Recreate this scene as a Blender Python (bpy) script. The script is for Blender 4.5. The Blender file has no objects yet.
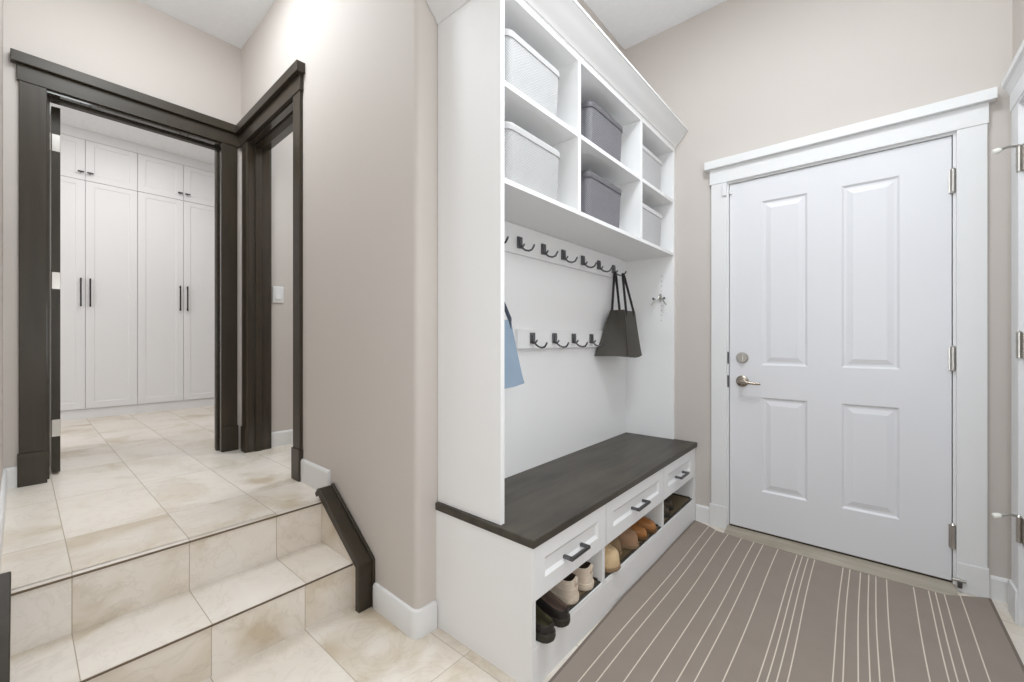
import bpy, bmesh, math, random
from mathutils import Vector, Matrix
random.seed(7)
sc = bpy.context.scene
COL = sc.collection
PI = math.pi

# ------------------------------------------------------------------ camera
TH = math.radians(40.306)
cam = bpy.data.cameras.new('camera')
cam.sensor_width = 36.0
cam.lens = 417.334 / 1024.0 * 36.0
cam.clip_start = 0.02
camo = bpy.data.objects.new('camera', cam)
COL.objects.link(camo)
camo.location = (0, 0, 1.12)
camo.rotation_euler = (PI / 2, 0, TH)
sc.camera = camo

# ------------------------------------------------------------------ world, light, exposure
w = bpy.data.worlds.new('world')
sc.world = w
w.use_nodes = True
w.node_tree.nodes['Background'].inputs[0].default_value = (1, 1, 1, 1)
w.node_tree.nodes['Background'].inputs[1].default_value = 0.3
vs = sc.view_settings
vs.view_transform = 'Standard'
vs.look = 'None'
vs.gamma = 1.0
vs.use_curve_mapping = False
vs.exposure = -0.03
sc.cycles.max_bounces = 12
sc.cycles.diffuse_bounces = 8
sc.cycles.use_denoising = True


def area(name, loc, size, power, color=(1, 1, 1), rot=(0, 0, 0), sy=None):
    l = bpy.data.lights.new(name, 'AREA')
    l.energy = power
    l.color = color
    l.size = size
    l.shape = 'DISK'
    if sy:
        l.shape = 'RECTANGLE'
        l.size_y = sy
    o = bpy.data.objects.new(name, l)
    o.location = loc
    o.rotation_euler = rot
    COL.objects.link(o)
    return o


def bulb(name, loc, r, power, color=(1, 1, 1)):
    l = bpy.data.lights.new(name, 'POINT')
    l.energy = power
    l.color = color
    l.shadow_soft_size = r
    o = bpy.data.objects.new(name, l)
    o.location = loc
    COL.objects.link(o)
    return o


# LIGHTS
CZ = 3.16
NEU = (0.89, 0.955, 1.0)
area('entry_downlight', (-0.25, 1.45, CZ - 0.02), 0.6, 26, NEU)
bulb('entry_fill', (0.2, 1.05, 2.3), 0.22, 14, NEU)  # added bulb without a fixture, hung low to even out wall brightness
bulb('camera_side_fill', (0.36, 0.22, 1.2), 0.35, 37, NEU)  # fill light added in mid-air beside the camera, brightens the locker interior
area('near_wall_fill', (-0.4, -1.72, 1.5), 1.5, 9, NEU, rot=(-PI / 2, 0, PI), sy=2.0)  # soft fill added in front of the solid near wall, no window there
bulb('landing_lamp', (-2.45, 0.22, 2.88), 0.13, 7, NEU)
area('landing_floor_fill', (-2.3, 0.35, CZ - 0.02), 0.8, 14, NEU)  # second landing light, added to brighten the landing floor
bulb('closet_room_fill', (-4.3, -0.95, 2.1), 0.5, 24, (1, 0.985, 0.965))  # unseen fill added behind the doorway wall, low so the ceiling brightens
area('closet_room_downlight', (-4.5, 0.7, CZ - 0.02), 1.2, 22, (1, 0.985, 0.965))
area('hall_lamp', (-2.5, 1.9, CZ - 0.02), 0.4, 22, NEU)

# ------------------------------------------------------------------ materials
def lin(c):
    c = c / 255.0
    return c / 12.92 if c <= 0.04045 else ((c + 0.055) / 1.055) ** 2.4


def rgb(r, g, b):
    return (lin(r), lin(g), lin(b), 1)


class NT:
    def __init__(s, name):
        s.m = bpy.data.materials.new(name)
        s.m.use_nodes = True
        s.t = s.m.node_tree
        s.b = s.t.nodes['Principled BSDF']

    def n(s, typ, **k):
        nd = s.t.nodes.new(typ)
        for a, v in k.items():
            setattr(nd, a, v)
        return nd

    def l(s, a, b):
        s.t.links.new(a, b)

    def math(s, op, a, b=None, c=None):
        nd = s.n('ShaderNodeMath', operation=op)
        for i, v in enumerate((a, b, c)):
            if v is None:
                continue
            if isinstance(v, (int, float)):
                nd.inputs[i].default_value = v
            else:
                s.l(v, nd.inputs[i])
        return nd.outputs[0]

    def coord(s, scale=(1, 1, 1), loc=(0, 0, 0)):
        tc = s.n('ShaderNodeTexCoord')
        mp = s.n('ShaderNodeMapping')
        mp.inputs['Scale'].default_value = scale
        mp.inputs['Location'].default_value = loc
        s.l(tc.outputs['Object'], mp.inputs[0])
        return mp.outputs[0]

    def noise(s, vec, scale, detail=4, rough=0.5, dist=0.0, w=None):
        nd = s.n('ShaderNodeTexNoise')
        if w is not None:
            nd.noise_dimensions = '4D'
            s.l(w, nd.inputs['W'])
        s.l(vec, nd.inputs['Vector'])
        nd.inputs['Scale'].default_value = scale
        nd.inputs['Detail'].default_value = detail
        nd.inputs['Roughness'].default_value = rough
        nd.inputs['Distortion'].default_value = dist
        return nd.outputs[0]

    def ramp(s, fac, stops):
        nd = s.n('ShaderNodeValToRGB')
        while len(nd.color_ramp.elements) < len(stops):
            nd.color_ramp.elements.new(0.5)
        for e, (p, c) in zip(nd.color_ramp.elements, stops):
            e.position = p
            e.color = c
        s.l(fac, nd.inputs[0])
        return nd.outputs[0]

    def mix(s, fac, a, b, typ='MIX'):
        nd = s.n('ShaderNodeMix', data_type='RGBA', blend_type=typ)
        if isinstance(fac, (int, float)):
            nd.inputs[0].default_value = fac
        else:
            s.l(fac, nd.inputs[0])
        for i, v in ((6, a), (7, b)):
            if isinstance(v, tuple):
                nd.inputs[i].default_value = v
            else:
                s.l(v, nd.inputs[i])
        return nd.outputs[2]

    def bump(s, h, strength=0.3, dist=0.002):
        nd = s.n('ShaderNodeBump')
        nd.inputs['Strength'].default_value = strength
        nd.inputs['Distance'].default_value = dist
        s.l(h, nd.inputs['Height'])
        s.l(nd.outputs[0], s.b.inputs['Normal'])

    def base(s, c):
        if isinstance(c, tuple):
            s.b.inputs['Base Color'].default_value = c
        else:
            s.l(c, s.b.inputs['Base Color'])

    def rough(s, r):
        if isinstance(r, (int, float)):
            s.b.inputs['Roughness'].default_value = r
        else:
            s.l(r, s.b.inputs['Roughness'])

    def spec(s, v):
        s.b.inputs['Specular IOR Level'].default_value = v


def mat_paint(name, c, rough=0.6, bump=0.08, sc_=180, spec=0.3):
    t = NT(name)
    v = t.coord()
    n = t.noise(v, sc_, 2)
    big = t.noise(v, 1.5, 2)
    c2 = tuple(x * 0.965 for x in c[:3]) + (1,)
    t.base(t.mix(big, c, c2))
    t.rough(rough)
    t.spec(spec)
    t.bump(n, bump, 0.001)
    return t.m


def mat_ceiling():
    t = NT('knockdown_ceiling')
    v = t.coord()
    n = t.noise(v, 26, 5, 0.6, 0.6)
    h = t.ramp(n, [(0.45, (0, 0, 0, 1)), (0.6, (1, 1, 1, 1))])
    t.base(t.mix(n, rgb(232, 233, 235), rgb(240, 241, 243)))
    t.rough(0.85)
    t.bump(h, 0.35, 0.004)
    return t.m


def mat_metal(name, c, rough=0.3):
    t = NT(name)
    n = t.noise(t.coord(), 60, 2)
    t.base(t.mix(n, c, tuple(x * 0.9 for x in c[:3]) + (1,)))
    t.b.inputs['Metallic'].default_value = 1.0
    t.rough(rough)
    return t.m


def mat_wood(name, c1, c2, axis='Y', rough=0.4, scale=9, coat=0.0, stretch=14):
    t = NT(name)
    s = {'X': (1, stretch, stretch), 'Y': (stretch, 1, stretch), 'Z': (stretch, stretch, 1)}[axis]
    v = t.coord(s)
    n = t.noise(v, scale * 0.25, 6, 0.6, 0.8)
    n2 = t.noise(t.coord(), 3.0, 3)
    f = t.math('ADD', t.math('MULTIPLY', n, 0.7), t.math('MULTIPLY', n2, 0.35))
    t.base(t.ramp(f, [(0.35, c1), (0.72, c2)]))
    t.rough(rough)
    t.spec(0.4)
    t.bump(n, 0.12, 0.001)
    t.b.inputs['Coat Weight'].default_value = coat
    return t.m


def mat_tile(name, bw=0.61, bh=0.305, ox=0.0, oy=0.0, cross=True, grey=0.0):
    t = NT(name)
    tc = t.n('ShaderNodeTexCoord')
    mp = t.n('ShaderNodeMapping')
    mp.inputs['Location'].default_value = (ox, oy, 0)
    t.l(tc.outputs['Object'], mp.inputs[0])
    br = t.n('ShaderNodeTexBrick')
    br.offset = 0.0
    br.inputs['Color1'].default_value = (0, 0, 0, 1)
    br.inputs['Color2'].default_value = (1, 1, 1, 1)
    br.inputs['Mortar'].default_value = (0.5, 0.5, 0.5, 1)
    br.inputs['Scale'].default_value = 1.0
    br.inputs['Mortar Size'].default_value = 0.0014
    br.inputs['Mortar Smooth'].default_value = 0.2
    br.inputs['Bias'].default_value = 0.0
    br.inputs['Brick Width'].default_value = bw if cross else 50.0
    br.inputs['Row Height'].default_value = bh
    t.l(mp.outputs[0], br.inputs['Vector'])
    # random value per tile shifts the stone pattern
    bw_ = t.n('ShaderNodeRGBToBW')
    t.l(br.outputs['Color'], bw_.inputs[0])
    oi = t.n('ShaderNodeObjectInfo')
    rnd = t.math('ADD', t.math('MULTIPLY', bw_.outputs[0], 37.0), t.math('MULTIPLY', oi.outputs['Random'], 53.0))
    pos = t.coord((1, 1, 1))
    blot = t.noise(pos, 2.6, 4, 0.55, 0.9, rnd)
    vein = t.noise(pos, 5.5, 7, 0.62, 1.6, rnd)
    fine = t.noise(pos, 40, 3, 0.6)
    base = t.ramp(blot, [(0.30, rgb(234, 228, 221)), (0.50, rgb(228, 221, 212)), (0.60, rgb(213, 203, 188)), (0.66, rgb(197, 182, 160))])
    base = t.mix(t.math('MULTIPLY', bw_.outputs[0], 0.30), base, rgb(222, 211, 195))
    vd = t.math('ABSOLUTE', t.math('SUBTRACT', vein, 0.5))
    vf = t.ramp(vd, [(0.0, (1, 1, 1, 1)), (0.028, (0, 0, 0, 1))])
    vf = t.math('MULTIPLY', vf, t.math('MULTIPLY', blot, 0.34))
    base = t.mix(vf, base, rgb(168, 156, 140))
    base = t.mix(t.math('MULTIPLY', fine, 0.10), base, rgb(200, 188, 170))
    col = t.mix(br.outputs['Fac'], base, rgb(178, 166, 148))
    t.base(col)
    t.rough(t.math('ADD', 0.30, t.math('MULTIPLY', br.outputs['Fac'], 0.5)))
    t.spec(0.35)
    t.bump(t.math('SUBTRACT', 1.0, br.outputs['Fac']), 0.5, 0.002)
    return t.m


def mat_weave(name, c, c2, k=520):
    t = NT(name)
    tc = t.n('ShaderNodeTexCoord')
    sep = t.n('ShaderNodeSeparateXYZ')
    t.l(tc.outputs['Object'], sep.inputs[0])
    xy = t.math('ADD', sep.outputs[0], sep.outputs[1])
    jit = t.math('MULTIPLY', t.noise(tc.outputs['Object'], 60, 2), 2.2)
    a = t.math('SINE', t.math('ADD', t.math('MULTIPLY', xy, k * 0.8), jit))
    b = t.math('SINE', t.math('ADD', t.math('MULTIPLY', sep.outputs[2], k * 1.15), jit))
    h = t.math('ADD', t.math('MULTIPLY', t.math('MULTIPLY', a, b), 0.5), 0.5)
    t.base(t.mix(h, c2, c))
    t.rough(0.5)
    t.bump(h, 0.5, 0.003)
    return t.m


def mat_cloth(name, c, c2, scale=350, rough=0.9, bump=0.4):
    t = NT(name)
    v = t.coord()
    n = t.noise(v, scale, 3, 0.6)
    n2 = t.noise(v, 9, 3)
    t.base(t.mix(t.math('ADD', t.math('MULTIPLY', n, 0.6), t.math('MULTIPLY', n2, 0.4)), c, c2))
    t.rough(rough)
    t.spec(0.15)
    t.bump(n, bump, 0.002)
    return t.m


def mat_leather(name, c, c2, rough=0.45, scale=90):
    t = NT(name)
    v = t.coord()
    n = t.noise(v, scale, 4, 0.6)
    n2 = t.noise(v, 12, 3)
    t.base(t.mix(n2, c, c2))
    t.rough(rough)
    t.spec(0.35)
    t.bump(n, 0.2, 0.001)
    return t.m


M = {}
M['greige'] = mat_paint('greige_wall_paint', rgb(203, 196, 190), 0.65)
M['ceiling'] = mat_ceiling()
M['white'] = mat_paint('white_trim_paint', rgb(229, 229, 229), 0.38, 0.03)
M['laminate'] = mat_paint('white_cabinet_laminate', rgb(240, 240, 240), 0.42, 0.03)
M['doorwhite'] = mat_paint('white_door_paint', rgb(226, 226, 229), 0.36, 0.05)
M['coolwhite'] = mat_paint('cool_white_cabinet_paint', rgb(231, 232, 234), 0.42, 0.03)
M['brown'] = mat_wood('dark_stained_trim', rgb(50, 43, 32), rgb(64, 56, 44), 'Z', 0.40, 7, 0.0)
M['browny'] = mat_wood('dark_stained_head_trim', rgb(50, 43, 32), rgb(64, 56, 44), 'Y', 0.40, 7, 0.0)
M['brownx'] = mat_wood('dark_stained_cross_trim', rgb(47, 40, 30), rgb(61, 53, 42), 'X', 0.40, 7, 0.0)
M['jamb'] = mat_wood('dark_stained_jamb', rgb(45, 38, 29), rgb(59, 51, 41), 'Z', 0.16, 7, 0.6)
M['benchtop'] = mat_wood('dark_bench_wood', rgb(50, 46, 40), rgb(84, 78, 68), 'Y', 0.42, 10, 0.0, 7)
M['tile'] = mat_tile('beige_stone_tile', ox=0.48, oy=-0.105)
M['landtile'] = mat_tile('beige_stone_landing_tile', ox=0.48 , oy=-0.11)
M['steptile'] = mat_tile('beige_stone_step_tile', ox=10.0, oy=0.332, cross=False)
M['nosing'] = mat_metal('bronze_tile_edge', rgb(122, 108, 92), 0.5)
M['nickel'] = mat_metal('satin_nickel', rgb(196, 192, 186), 0.28)
M['warmnickel'] = mat_metal('brushed_nickel', rgb(176, 165, 152), 0.25)
M['gunmetal'] = mat_metal('dark_gunmetal', rgb(112, 112, 114), 0.35)
M['brass'] = mat_metal('brass_pin', rgb(200, 165, 90), 0.3)
M['blackmetal'] = mat_paint('black_handle_metal', rgb(45, 44, 46), 0.4, 0.02)
M['rubber'] = mat_paint('white_rubber', rgb(236, 234, 226), 0.6, 0.02)
M['weatherstrip'] = mat_paint('brown_weatherstrip', rgb(62, 52, 42), 0.7, 0.05)
M['sill'] = mat_wood('worn_wood_threshold', rgb(152, 142, 126), rgb(182, 174, 160), 'X', 0.5, 7)
M['rug'] = mat_cloth('taupe_rug_pile', rgb(138, 127, 118), rgb(158, 147, 137), 420, 0.95, 0.6)
M['rugline'] = mat_cloth('cream_rug_stripe', rgb(206, 194, 178), rgb(226, 216, 202), 420, 0.95, 0.5)
M['rugedge'] = mat_cloth('taupe_rug_binding', rgb(112, 102, 94), rgb(130, 119, 110), 300, 0.95, 0.4)
M['basketwhite'] = mat_weave('white_woven_plastic', rgb(192, 192, 192), rgb(174, 174, 175))
M['basketgrey'] = mat_weave('grey_woven_plastic', rgb(132, 131, 136), rgb(96, 95, 100))
M['basketpale'] = mat_weave('pale_grey_woven_plastic', rgb(200, 200, 201), rgb(178, 178, 180))
M['lidwhite'] = mat_paint('white_plastic_lid', rgb(196, 196, 196), 0.4, 0.02)
M['lidgrey'] = mat_paint('grey_plastic_lid', rgb(104, 103, 107), 0.4, 0.02)
M['lidpale'] = mat_paint('pale_grey_plastic_lid', rgb(210, 210, 211), 0.4, 0.02)
M['bagdark'] = mat_leather('charcoal_bag_leather', rgb(57, 53, 47), rgb(72, 68, 61), 0.5)
M['bagstrap'] = mat_leather('black_strap_leather', rgb(34, 32, 31), rgb(48, 46, 44), 0.5)
M['bagblue'] = mat_leather('light_blue_bag_leather', rgb(130, 149, 168), rgb(148, 166, 184), 0.5)
M['bagnavy'] = mat_leather('slate_strap_leather', rgb(58, 66, 78), rgb(70, 78, 90), 0.5)
M['tray'] = mat_weave('dark_brown_woven_tray', rgb(128, 112, 82), rgb(78, 66, 46), 640)
M['trayrim'] = mat_paint('charcoal_tray_rim', rgb(62, 57, 51), 0.6, 0.1)
M['blackleather'] = mat_leather('black_shoe_leather', rgb(38, 34, 32), rgb(54, 49, 46), 0.4)
M['blacksole'] = mat_paint('dark_shoe_sole', rgb(56, 53, 46), 0.6, 0.1)
M['olivelining'] = mat_cloth('olive_shoe_lining', rgb(62, 60, 44), rgb(80, 76, 56), 200)
M['brownlining'] = mat_cloth('brown_shoe_lining', rgb(96, 80, 72), rgb(120, 102, 92), 200)
M['cream'] = mat_leather('cream_sneaker_leather', rgb(216, 200, 182), rgb(228, 214, 198), 0.6)
M['creamsole'] = mat_paint('cream_rubber_sole', rgb(214, 200, 182), 0.6, 0.1)
M['darklining'] = mat_cloth('dark_shoe_lining', rgb(60, 48, 40), rgb(84, 68, 58), 200)
M['fleece'] = mat_cloth('tan_fleece', rgb(200, 172, 132), rgb(222, 198, 162), 160, 0.95, 1.0)
M['suedetaupe'] = mat_cloth('taupe_suede', rgb(134, 112, 88), rgb(156, 132, 104), 300)
M['suedebrown'] = mat_cloth('rosy_brown_suede', rgb(150, 118, 94), rgb(176, 144, 116), 300)
M['tanleather'] = mat_leather('tan_shoe_leather', rgb(150, 98, 52), rgb(178, 124, 72), 0.4)
M['tansole'] = mat_paint('brown_shoe_sole', rgb(110, 80, 50), 0.6, 0.1)
M['dkbrownleather'] = mat_leather('dark_brown_shoe_leather', rgb(64, 54, 44), rgb(84, 72, 58), 0.45)

# ------------------------------------------------------------------ mesh builder
class MB:
    def __init__(s):
        s.v, s.f, s.mi = [], [], []

    def add(s, vs_, fs, mi=0):
        o = len(s.v)
        s.v += [tuple(p) for p in vs_]
        for f in fs:
            s.f.append(tuple(i + o for i in f))
            s.mi.append(mi)
        return s

    def box(s, x0, x1, y0, y1, z0, z1, mi=0):
        v = [(x, y, z) for x in (x0, x1) for y in (y0, y1) for z in (z0, z1)]
        f = [(0, 1, 3, 2), (4, 6, 7, 5), (0, 4, 5, 1), (2, 3, 7, 6), (0, 2, 6, 4), (1, 5, 7, 3)]
        return s.add(v, f, mi)

    def prism(s, poly, d, lo, hi, mi=0):
        """poly in 2D; d = 'x','y','z' extrusion axis"""
        def P(a, b, c):
            return {'z': (a, b, c), 'y': (a, c, b), 'x': (c, a, b)}[d]
        n = len(poly)
        v = [P(a, b, lo) for a, b in poly] + [P(a, b, hi) for a, b in poly]
        f = [tuple(range(n)), tuple(range(2 * n - 1, n - 1, -1))]
        f += [(i, i + n, (i + 1) % n + n, (i + 1) % n) for i in range(n)]
        return s.add(v, f, mi)

    def tube(s, pts, r, seg=10, mi=0, cap=True):
        pts = [Vector(p) for p in pts]
        n = len(pts)
        rs = r if isinstance(r, (list, tuple)) else [r] * n
        rings = []
        up = None
        for i in range(n):
            d = (pts[min(i + 1, n - 1)] - pts[max(i - 1, 0)]).normalized()
            if up is None:
                up = Vector((0, 0, 1)) if abs(d.z) < 0.9 else Vector((1, 0, 0))
            a = (up - d * up.dot(d))
            if a.length < 1e-4:
                a = d.orthogonal()
            a.normalize()
            up = a
            b = d.cross(a)
            rings.append([pts[i] + (a * math.cos(2 * PI * k / seg) + b * math.sin(2 * PI * k / seg)) * rs[i] for k in range(seg)])
        v = [p for rr in rings for p in rr]
        f = []
        for i in range(n - 1):
            for k in range(seg):
                f.append((i * seg + k, i * seg + (k + 1) % seg, (i + 1) * seg + (k + 1) % seg, (i + 1) * seg + k))
        if cap:
            f.append(tuple(range(seg - 1, -1, -1)))
            f.append(tuple((n - 1) * seg + k for k in range(seg)))
        return s.add(v, f, mi)

    def lathe(s, c, axis, prof, seg=24, mi=0):
        """prof = [(dist along axis, radius)]"""
        c = Vector(c)
        ax = Vector(axis).normalized()
        a = ax.orthogonal().normalized()
        b = ax.cross(a)
        v, f = [], []
        for d, r in prof:
            for k in range(seg):
                v.append(c + ax * d + (a * math.cos(2 * PI * k / seg) + b * math.sin(2 * PI * k / seg)) * r)
        n = len(prof)
        for i in range(n - 1):
            for k in range(seg):
                f.append((i * seg + k, i * seg + (k + 1) % seg, (i + 1) * seg + (k + 1) % seg, (i + 1) * seg + k))
        f.append(tuple(range(seg - 1, -1, -1)))
        f.append(tuple((n - 1) * seg + k for k in range(seg)))
        return s.add(v, f, mi)

    def loft(s, rings, mi=0, cap=True, closed=True):
        seg = len(rings[0])
        v = [p for r in rings for p in r]
        f = []
        for i in range(len(rings) - 1):
            for k in range(seg if closed else seg - 1):
                f.append((i * seg + k, i * seg + (k + 1) % seg, (i + 1) * seg + (k + 1) % seg, (i + 1) * seg + k))
        if cap:
            f.append(tuple(range(seg - 1, -1, -1)))
            f.append(tuple((len(rings) - 1) * seg + k for k in range(seg)))
        return s.add(v, f, mi)

    def slab(s, O, U, V, N, t, xs, ys, panels, profile):
        """door or drawer front: outer face at O spanned by U,V; thickness t behind; panels = cells; profile=[(inset, depth)]"""
        O, U, V, N = Vector(O), Vector(U), Vector(V), Vector(N)
        P = lambda x, y, d=0: O + U * x + V * y + N * d
        W, H = xs[-1], ys[-1]
        for i in range(len(xs) - 1):
            for j in range(len(ys) - 1):
                x0, x1, y0, y1 = xs[i], xs[i + 1], ys[j], ys[j + 1]
                if (i, j) not in panels:
                    s.add([P(x0, y0), P(x1, y0), P(x1, y1), P(x0, y1)], [(0, 1, 2, 3)])
                else:
                    pr = [(0, 0)] + profile
                    rings = [[P(x0 + q, y0 + q, d), P(x1 - q, y0 + q, d), P(x1 - q, y1 - q, d), P(x0 + q, y1 - q, d)] for q, d in pr]
                    v = [p for r in rings for p in r]
                    f = []
                    for k in range(len(pr) - 1):
                        for m in range(4):
                            f.append((k * 4 + m, k * 4 + (m + 1) % 4, k * 4 + 4 + (m + 1) % 4, k * 4 + 4 + m))
                    f.append(tuple((len(pr) - 1) * 4 + m for m in range(4)))
                    s.add(v, f)
        a = [P(0, 0), P(W, 0), P(W, H), P(0, H), P(0, 0, -t), P(W, 0, -t), P(W, H, -t), P(0, H, -t)]
        s.add(a, [(7, 6, 5, 4), (0, 4, 5, 1), (1, 5, 6, 2), (2, 6, 7, 3), (3, 7, 4, 0)])
        return s

    def xf(s, fn):
        s.v = [tuple(fn(Vector(p))) for p in s.v]
        return s

    def build(s, name, mats, parent=None, bevel=0.0, seg=2, smooth=False, sub=0):
        me = bpy.data.meshes.new(name)
        off = Vector((0, 0, 0))
        p = parent
        while p is not None:
            off += p.location
            p = p.parent
        me.from_pydata([tuple(Vector(q) - off) for q in s.v], [], s.f)
        for m in (mats if isinstance(mats, (list, tuple)) else [mats]):
            me.materials.append(m)
        for pl, i in zip(me.polygons, s.mi):
            pl.material_index = i
        bm = bmesh.new()
        bm.from_mesh(me)
        bmesh.ops.remove_doubles(bm, verts=bm.verts, dist=1e-6)
        bmesh.ops.recalc_face_normals(bm, faces=bm.faces)
        bm.to_mesh(me)
        bm.free()
        o = bpy.data.objects.new(name, me)
        COL.objects.link(o)
        if parent:
            o.parent = parent
        if bevel:
            b = o.modifiers.new('bevel', 'BEVEL')
            b.width = bevel
            b.segments = seg
            b.limit_method = 'ANGLE'
            b.angle_limit = math.radians(40)
            b.harden_normals = False
        if sub:
            q = o.modifiers.new('sub', 'SUBSURF')
            q.levels = sub
            q.render_levels = sub
        if smooth:
            for pl in me.polygons:
                pl.use_smooth = True
        return o


def smooth_angle(o, deg=40):
    for pl in o.data.polygons:
        pl.use_smooth = True
    try:
        o.data.set_sharp_from_angle(angle=math.radians(deg))
    except Exception:
        pass


def tag(o, label, cat, group=None, kind=None):
    o['label'] = label
    o['category'] = cat
    if group:
        o['group'] = group
    if kind:
        o['kind'] = kind
    return o


def thing(name, loc, label, cat, group=None, kind=None):
    o = bpy.data.objects.new(name, None)
    o.empty_display_size = 0.05
    o.location = loc
    COL.objects.link(o)
    return tag(o, label, cat, group, kind)


def copy_tree(o, parent=None):
    c = o.copy()
    COL.objects.link(c)
    if parent:
        c.parent = parent
    for ch in list(o.children):
        copy_tree(ch, c)
    return c


# the pillar wall stands one degree off square
PIV = Vector((-1.29, 0.965, 0))
def rotp(p):
    a = -math.radians(0.985)
    d = p - PIV
    return Vector((PIV.x + d.x * math.cos(a) - d.y * math.sin(a), PIV.y + d.x * math.sin(a) + d.y * math.cos(a), p.z))


LZ = 0.37          # landing level
# ------------------------------------------------------------------ setting: floors, ceiling, walls
st = lambda o, l, c: tag(o, l, c, None, 'structure')
st(MB().box(-1.72, 0.6, -1.85, 2.86, -0.12, 0).build('floor', M['tile']), 'beige stone tiled floor of the lower entry', 'floor')
st(MB().box(-6.5, -1.96, -1.7, 2.75, 0.2, LZ).build('landing', M['landtile']), 'beige stone tiled landing above the two steps', 'floor')
st(MB().box(-6.5, 0.6, -1.85, 2.9, CZ, CZ + 0.1).build('ceiling', M['ceiling']), 'white textured ceiling over entry and landing', 'ceiling')

# wall with the white entry door (opening X -.64...32, to z 2.07)
m = MB()
m.box(-1.29, -0.642, 2.74, 2.86, 0, CZ)
m.box(0.32, 0.6, 2.74, 2.86, 0, CZ)
m.box(-0.642, 0.32, 2.74, 2.86, 2.075, CZ)
m.box(-0.642, 0.32, 2.84, 2.86, 0, 2.075)
st(m.build('wall_far', M['greige']), 'greige wall around the white entry door', 'wall')
m = MB()
m.box(0.477, 0.6, 2.54, 2.74, 0, CZ)
m.box(0.477, 0.6, -1.85, 1.70, 0, CZ)
m.box(0.477, 0.6, 1.70, 2.54, 2.075, CZ)
m.box(0.58, 0.6, 1.70, 2.54, 0, 2.075)
st(m.build('wall_right', M['greige']), 'greige wall at the right edge holding the second white door', 'wall')

# pillar wall between landing and bench, rounded corner
poly = []
r = 0.022
poly += [(-2.377, 0.965), (-1.29 - r, 0.965)]
for k in range(1, 8):
    a = -PI / 2 + k / 8 * PI / 2
    poly.append((-1.29 - r + r * math.cos(a), 0.965 + r + r * math.sin(a)))
poly += [(-1.29, 0.965 + r)]
m = MB().prism(poly + [(-1.29, 1.06), (-2.377, 1.085)], 'z', 0, CZ)
m.box(-3.183, -2.377, 0.965, 1.085, 2.463, CZ)
m.box(-3.34, -3.183, 0.965, 1.085, LZ, CZ)
m.xf(rotp)
m.box(-1.41, -1.29, 1.0, 2.86, 0, CZ)
o = st(m.build('wall_pillar', M['greige']), 'greige wall with rounded corner between steps and bench', 'wall')
smooth_angle(o, 30)

# wall with the dark framed doorway, at the back of the landing
m = MB()
m.box(-3.45, -3.33, -1.7, 0.075, LZ, CZ)
m.box(-3.45, -3.33, 0.895, 1.12, LZ, CZ)
m.box(-3.45, -3.33, 0.075, 0.895, 2.463, CZ)
st(m.build('wall_back', M['greige']), 'greige wall around the dark framed doorway to the closet room', 'wall')
m = MB()
m.box(-3.33, -1.29, -0.175, -0.055, 0, CZ)
m.box(-1.41, -1.29, -1.85, -0.055, 0, CZ)
st(m.build('wall_left', M['greige']), 'greige wall along the left side of the steps', 'wall')
st(MB().box(-1.41, 0.6, -1.85, -1.73, 0, CZ).build('wall_near', M['greige']), 'greige wall behind the viewpoint', 'wall')
m = MB()
m.box(-3.45, -3.2, 1.11, 2.75, LZ, CZ)
m.box(-3.2, -1.41, 2.63, 2.75, LZ, CZ)
st(m.build('wall_hall', M['greige']), 'greige hall wall seen through the narrow doorway', 'wall')
m = MB()
m.box(-6.5, -6.36, -1.7, 2.75, LZ, CZ)
m.box(-6.36, -3.45, -1.7, -1.58, LZ, CZ)
m.box(-6.36, -3.45, 2.63, 2.75, LZ, CZ)
st(m.build('wall_closet_room', M['coolwhite']), 'white walls of the closet room beyond the dark doorway', 'wall')

# ------------------------------------------------------------------ baseboards
def bb_poly(t=0.014, h=0.105):
    return [(0, 0), (t, 0), (t, h - 0.012), (t - 0.004, h - 0.003), (t - 0.009, h), (0, h)]

def bb_run(m, p0, p1, nrm, z0=0.0, h=0.105, t=0.014):
    p0, p1, nrm = Vector(p0 + (0,)), Vector(p1 + (0,)), Vector(nrm + (0,))
    rings = [[p + nrm * a + Vector((0, 0, z0 + b)) for a, b in bb_poly(t, h)] for p in (p0, p1)]
    m.loft(rings)

m = MB()
bb_run(m, (-0.81, 2.74), (-0.73, 2.74), (0, -1), h=0.10)
bb_run(m, (0.405, 2.74), (0.477, 2.74), (0, -1), h=0.10)
st(m.build('baseboard_far', M['white']), 'white baseboard beside the entry door', 'baseboard')
# pillar baseboard wraps the round corner
path = [(-1.575, 0.965, 0, -1), (-1.29 - r, 0.965, 0, -1)]
for k in range(1, 9):
    a = -PI / 2 + k / 8 * PI / 2
    path.append((-1.29 - r + r * math.cos(a), 0.965 + r + r * math.sin(a), math.cos(a), math.sin(a)))
path.append((-1.29, 1.052, 1, 0))
rings = [[rotp(Vector((x + nx * a, y + ny * a, b))) for a, b in bb_poly()] for x, y, nx, ny in path]
o = st(MB().loft(rings).build('baseboard_pillar', M['white']), 'white baseboard wrapping the rounded wall corner by the bench', 'baseboard')
smooth_angle(o, 35)
m = MB()
bb_run(m, (-2.30, 0.965), (-1.985, 0.965), (0, -1), LZ, 0.12)
m.xf(rotp)
st(m.build('baseboard_landing', M['white']), 'short white baseboard on landing beside the top of the steps', 'baseboard')
m = MB()
bb_run(m, (-3.33, -0.055), (-3.33, -0.008), (1, 0), LZ, 0.105)
bb_run(m, (-3.33, -0.055), (-2.0, -0.055), (0, 1), LZ, 0.105)
st(m.build('baseboard_left', M['white']), 'white baseboard at the left edge of the landing', 'baseboard')
m = MB()
bb_run(m, (-3.2, 1.14), (-3.2, 2.63), (1, 0), LZ, 0.105)
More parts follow.
